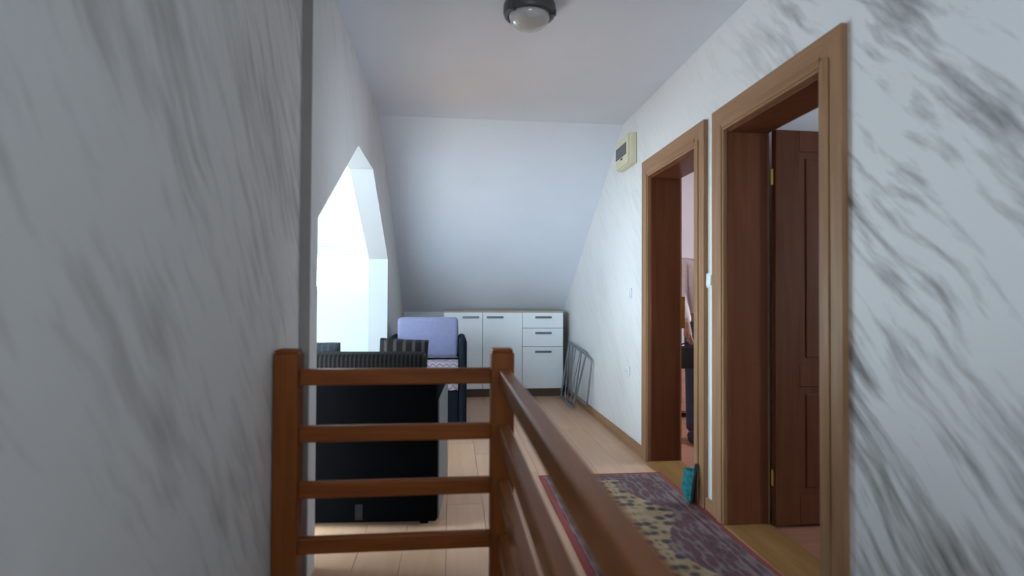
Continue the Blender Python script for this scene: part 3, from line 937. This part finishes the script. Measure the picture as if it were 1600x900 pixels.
# ------------------------------------------------------------------ teal slipper leaning on the far door frame
sl = tag(empty('slipper', (1.325, 3.045, 0.0105)), 'teal slipper standing on its toe against the far door frame', 'slipper')
def slipper():
    # modelled lying along +z (heel up), sole towards +x
    bm = bmesh.new()
    n = 18
    def outline(t, k):      # t 0..1 along the length, returns half width
        return k * (0.034 + 0.016 * math.sin(math.pi * min(1, t * 1.15)) ** 0.7) * (1 if 0.04 < t < 0.96 else 0.7)
    rows = []
    for i_ in range(n + 1):
        t = i_ / n
        hw = outline(t, 1.0)
        rows.append([bm.verts.new((xx, s * hw, 0.22 * t)) for xx, s in ((0, -1), (0, 1), (0.014, 1), (0.014, -1))])
    for a, b_ in zip(rows, rows[1:]):
        for k in range(4):
            bm.faces.new((a[k], a[(k + 1) % 4], b_[(k + 1) % 4], b_[k]))
    bm.faces.new(rows[0]); bm.faces.new(rows[-1])
    bmesh.ops.recalc_face_normals(bm, faces=list(bm.faces))
    sole = link_mesh('sole', bm, M['rubber'], sl, True, 50)
    bm = bmesh.new()
    rows = []
    for i_ in range(13):
        t = i_ / 12 * 0.80
        hw = outline(t, 1.06)
        hh = 0.064 * (min(1, t / 0.28) ** 0.55 if t > 0 else 0.12)
        row = []
        for k in range(11):
            a = math.pi * k / 10
            row.append(bm.verts.new((0.004 - hh * math.sin(a), -hw * math.cos(a), 0.22 * t + 0.001)))
        rows.append(row)
    for a, b_ in zip(rows, rows[1:]):
        for k in range(10):
            bm.faces.new((a[k], a[k + 1], b_[k + 1], b_[k]))
    bmesh.ops.solidify(bm, geom=list(bm.faces), thickness=0.007)
    bmesh.ops.recalc_face_normals(bm, faces=list(bm.faces))
    up = link_mesh('upper', bm, M['teal'], sl, True, 60)
    ins = box('insole', -0.006, 0.0, -0.034, 0.034, 0.015, 0.212, M['teal'], sl, 0.004)
    return sole
slipper()
sl.rotation_euler = (R(-4), R(7), R(-35))

# ------------------------------------------------------------------ person in the far room
def skin_mesh(verts, edges, radii, root, sub=2):
    me = bpy.data.meshes.new('sk')
    me.from_pydata(verts, edges, [])
    ob = bpy.data.objects.new('sk', me)
    COL.objects.link(ob)
    md = ob.modifiers.new('skin', 'SKIN')
    md.use_smooth_shade = True
    sv = me.skin_vertices[0].data
    for i_, r_ in enumerate(radii):
        sv[i_].radius = r_ if isinstance(r_, tuple) else (r_, r_)
        sv[i_].use_root = (i_ in root)
    s_ = ob.modifiers.new('sub', 'SUBSURF')
    s_.levels = sub
    s_.render_levels = sub
    dg = bpy.context.evaluated_depsgraph_get()
    ev = ob.evaluated_get(dg)
    res = bpy.data.meshes.new_from_object(ev)
    bpy.data.objects.remove(ob)
    return res

class Chain:
    def __init__(s):
        s.v, s.e, s.r, s.root = [], [], [], []
    def add(s, p, r, prev=None, root=False):
        s.v.append(p); s.r.append(r)
        i_ = len(s.v) - 1
        if prev is not None:
            s.e.append((prev, i_))
        if root:
            s.root.append(i_)
        return i_
    def path(s, prev, pts):
        for p, r in pts:
            prev = s.add(p, r, prev)
        return prev
    def mesh(s, sub=2):
        return skin_mesh(s.v, s.e, s.r, s.root, sub)

pe = tag(empty('person', (2.035, 4.38, 0), R(-8)), 'person in dusty pink top and dark trousers standing in far doorway', 'person')
# local frame: faces -y (towards the hall end), own right side is -x
shR, elR, wrR = (-0.185, 0.0, 1.43), (-0.215, -0.03, 1.14), (-0.195, -0.17, 0.92)
shL, elL, wrL = (0.185, 0.0, 1.43), (0.225, 0.03, 1.14), (0.225, -0.03, 0.89)
def torso_limbs(c_, d, hands):
    pel = c_.add((0, 0, 0.93), (0.15 + d, 0.11 + d), None, True)
    wa = c_.add((0, 0, 1.08), (0.135 + d, 0.10 + d), pel)
    ch = c_.add((0, 0, 1.28), (0.155 + d, 0.115 + d), wa)
    nb = c_.add((0, 0.0, 1.44), (0.085 + d, 0.07 + d), ch)
    return pel, ch, nb
body = Chain()
pel, ch, nb = torso_limbs(body, -0.012, True)
nk = body.add((0, -0.005, 1.52), (0.055, 0.055), nb)
body.add((0, -0.02, 1.60), (0.06, 0.07), nk)
for sh_, el, wr_ in ((shR, elR, wrR), (shL, elL, wrL)):
    k = body.path(ch, [((sh_[0] * 0.75, sh_[1], sh_[2] - 0.01), 0.055), (sh_, 0.052), (el, 0.040), (wr_, (0.028, 0.026)),
                       ((wr_[0], wr_[1] - 0.012, wr_[2] - 0.05), (0.020, 0.038)), ((wr_[0], wr_[1] - 0.02, wr_[2] - 0.09), (0.017, 0.040))])
for s in (-1, 1):
    body.path(pel, [((s * 0.09, 0, 0.86), 0.082), ((s * 0.10, -0.01, 0.50), 0.055), ((s * 0.10, 0.02, 0.10), 0.038), ((s * 0.10, 0.01, 0.055), 0.04), ((s * 0.11, -0.09, 0.035), (0.04, 0.028)), ((s * 0.115, -0.15, 0.03), (0.036, 0.022))])
body_me = body.mesh(2)
fing = Chain()
for sgn, wr_, curl in ((-1, wrR, 1.0), (1, wrL, 0.35)):
    pb = Vector(wr_) + Vector((0, -0.02, -0.085))
    for j, (off, ln) in enumerate(((-0.032, 0.070), (-0.011, 0.078), (0.011, 0.073), (0.031, 0.058))):
        a0 = fing.add(tuple(pb + Vector((0, off, 0.02))), 0.0095, None, True)
        p = pb + Vector((0, off, -0.005))
        q = a0
        ang = 0.15
        for seg, rr in ((0.42, 0.0092), (0.32, 0.0085), (0.26, 0.0075)):
            p = p + Vector((-sgn * math.sin(ang) * ln * seg, 0, -math.cos(ang) * ln * seg))
            q = fing.add(tuple(p), rr, q)
            ang += 0.95 * curl
    a0 = fing.add(tuple(Vector(wr_) + Vector((0, -0.022, -0.045))), 0.011, None, True)
    fing.path(a0, [(tuple(Vector(wr_) + Vector((-sgn * 0.010, -0.050, -0.070))), 0.0105), (tuple(Vector(wr_) + Vector((-sgn * 0.020, -0.060, -0.100))), 0.0095), (tuple(Vector(wr_) + Vector((-sgn * 0.028, -0.056, -0.122))), 0.0085)])
fing_me = fing.mesh(1)
bm = bmesh.new()
bm.from_mesh(body_me)
bm.from_mesh(fing_me)
# head with nose, brow, chin, ears
t = bmesh.new()
bmesh.ops.create_uvsphere(t, u_segments=32, v_segments=24, radius=1.0)
for v in t.verts:
    x_, y_, z_ = v.co
    ww = 0.074 * (1 - 0.20 * max(0, -z_) ** 1.5)
    dd = 0.096
    y2 = y_ * dd
    if y_ < 0:
        y2 *= 1 - 0.10 * max(0, z_)
        nose = math.exp(-(x_ / 0.16) ** 2) * math.exp(-((z_ + 0.12) / 0.20) ** 2)
        y2 -= 0.026 * nose
        y2 += 0.010 * math.exp(-((abs(x_) - 0.38) / 0.2) ** 2) * math.exp(-((z_ - 0.05) / 0.12) ** 2)
        y2 -= 0.008 * math.exp(-(x_ / 0.3) ** 2) * math.exp(-((z_ + 0.85) / 0.2) ** 2)
    v.co = Vector((x_ * ww, y2 - 0.03, 1.665 + z_ * 0.118))
for s in (-1, 1):
    e_ = bmesh.ops.create_uvsphere(t, u_segments=12, v_segments=8, radius=1.0)
    for v in e_['verts']:
        v.co = Vector((s * 0.074 + v.co.x * 0.008, -0.015 + v.co.y * 0.018, 1.655 + v.co.z * 0.032))
me_ = bpy.data.meshes.new('t'); t.to_mesh(me_); t.free(); bm.from_mesh(me_)
body_o = link_mesh('body', bm, M['skin'], pe, True)
for s in (-1, 1):
    bm = bmesh.new()
    e_ = bmesh.ops.create_uvsphere(bm, u_segments=12, v_segments=8, radius=0.012)
    bmesh.ops.translate(bm, verts=list(bm.verts), vec=(s * 0.029, -0.105, 1.672))
    link_mesh('eye', bm, M['eye'], body_o, True)
bm = bmesh.new()
add_tube(bm, [(-0.022, -0.112, 1.602), (-0.008, -0.121, 1.605), (0.008, -0.121, 1.605), (0.022, -0.112, 1.602)], 0.006)
link_mesh('mouth', bm, M['lip'], body_o, True)
# hair cap
bm = bmesh.new()
bmesh.ops.create_uvsphere(bm, u_segments=28, v_segments=20, radius=1.0)
dele = [v for v in bm.verts if (v.co.y < 0.1 and v.co.z < 0.45 - v.co.y * 0.1) or v.co.z < -0.55]
bmesh.ops.delete(bm, geom=dele, context='VERTS')
for v in bm.verts:
    v.co = Vector((v.co.x * 0.083, v.co.y * 0.108 - 0.024, 1.672 + v.co.z * 0.125))
bmesh.ops.solidify(bm, geom=list(bm.faces), thickness=0.012)
link_mesh('hair', bm, M['hair'], pe, True)
# top
top = Chain()
pel, ch, nb = torso_limbs(top, 0.012, False)
top.v[0] = (0, 0, 0.96)
for sh_, el, wr_ in ((shR, elR, wrR), (shL, elL, wrL)):
    top.path(ch, [((sh_[0] * 0.75, sh_[1], sh_[2] - 0.01), 0.072), (sh_, 0.070), (el, 0.055), ((wr_[0], wr_[1], wr_[2] + 0.02), 0.041)])
o = link_mesh('knit_top', (lambda b_: (b_.from_mesh(top.mesh(2)), b_)[1])(bmesh.new()), M['shirt'], pe, True)
# trousers
tr = Chain()
p0 = tr.add((0, 0, 0.93), (0.155, 0.118), None, True)
for s in (-1, 1):
    tr.path(p0, [((s * 0.09, 0, 0.84), 0.096), ((s * 0.10, -0.01, 0.50), 0.072), ((s * 0.10, 0.015, 0.12), 0.058), ((s * 0.10, 0.015, 0.07), 0.058)])
tr.add((0, 0, 1.02), (0.145, 0.108), p0)
link_mesh('trousers', (lambda b_: (b_.from_mesh(tr.mesh(2)), b_)[1])(bmesh.new()), M['trouser'], pe, True)
for s in (-1, 1):
    bm = bmesh.new()
    bmesh.ops.create_uvsphere(bm, u_segments=20, v_segments=12, radius=1.0)
    for v in bm.verts:
        z_ = v.co.z
        v.co = Vector((s * 0.107 + v.co.x * 0.047, -0.055 + v.co.y * 0.135, max(0.0, 0.035 + z_ * 0.048 - (0.012 if v.co.y < -0.4 and z_ > 0 else 0))))
    link_mesh('shoe', bm, M['rubber'], pe, True)

# black handbag hanging from the right hand
hb = tag(empty('handbag', (0, 0, 0)), 'black handbag hanging from the hand of the standing person', 'handbag')
hp = Matrix.Translation((2.035, 4.38, 0)) @ Matrix.Rotation(R(-8), 4, 'Z') @ Vector((wrR[0] + 0.012, wrR[1] - 0.02, 0.0))
hb.location = (hp.x, hp.y, 0.60)
bm = bmesh.new()
add_box(bm, -0.05, 0.05, -0.14, 0.14, 0.0, 0.17, 0.02, 3)
for v in bm.verts:
    v.co.x *= 1 - 0.45 * (v.co.z / 0.17)
    v.co.y *= 1 - 0.12 * (v.co.z / 0.17)
link_mesh('bag_body', bm, M['bag'], hb, True, 40)
box('flap', -0.042, -0.036, -0.115, 0.115, 0.07, 0.165, M['bag'], hb, 0.002, 2, Matrix.Translation((0.012, 0, 0)) @ Matrix.Rotation(R(9), 4, 'Y'))
tube('handle', [(0, -0.08 * math.cos(a), 0.155 + 0.042 * math.sin(a)) for a in [math.pi * k / 14 for k in range(15)]], 0.006, M['bag'], hb)
hb.rotation_euler = (0, 0, R(70))

# low chest behind the person
cs = tag(empty('low_chest', (2.35, 5.2, 0)), 'low salmon brown wooden chest behind the person', 'chest')
box('chest_body', -0.45, 0.45, 0.02, 0.42, 0.05, 0.53, M['chest'], cs, 0.005)
box('chest_top', -0.46, 0.46, 0.0, 0.43, 0.53, 0.555, M['chest'], cs, 0.004)
for k in range(2):
    f = box('chest_door', -0.44 + k * 0.445, -0.005 + k * 0.445, 0.004, 0.02, 0.07, 0.52, M['chest'], cs, 0.004)
    tube('knob', [(-0.04 + k * 0.08, 0.004, 0.33), (-0.04 + k * 0.08, -0.015, 0.33)], 0.012, M['brass'], f, 10)
for xx in (-0.43, 0.39):
    for yy in (0.04, 0.37):
        box('foot', xx, xx + 0.04, yy, yy + 0.04, 0.0, 0.05, M['chest'], cs)
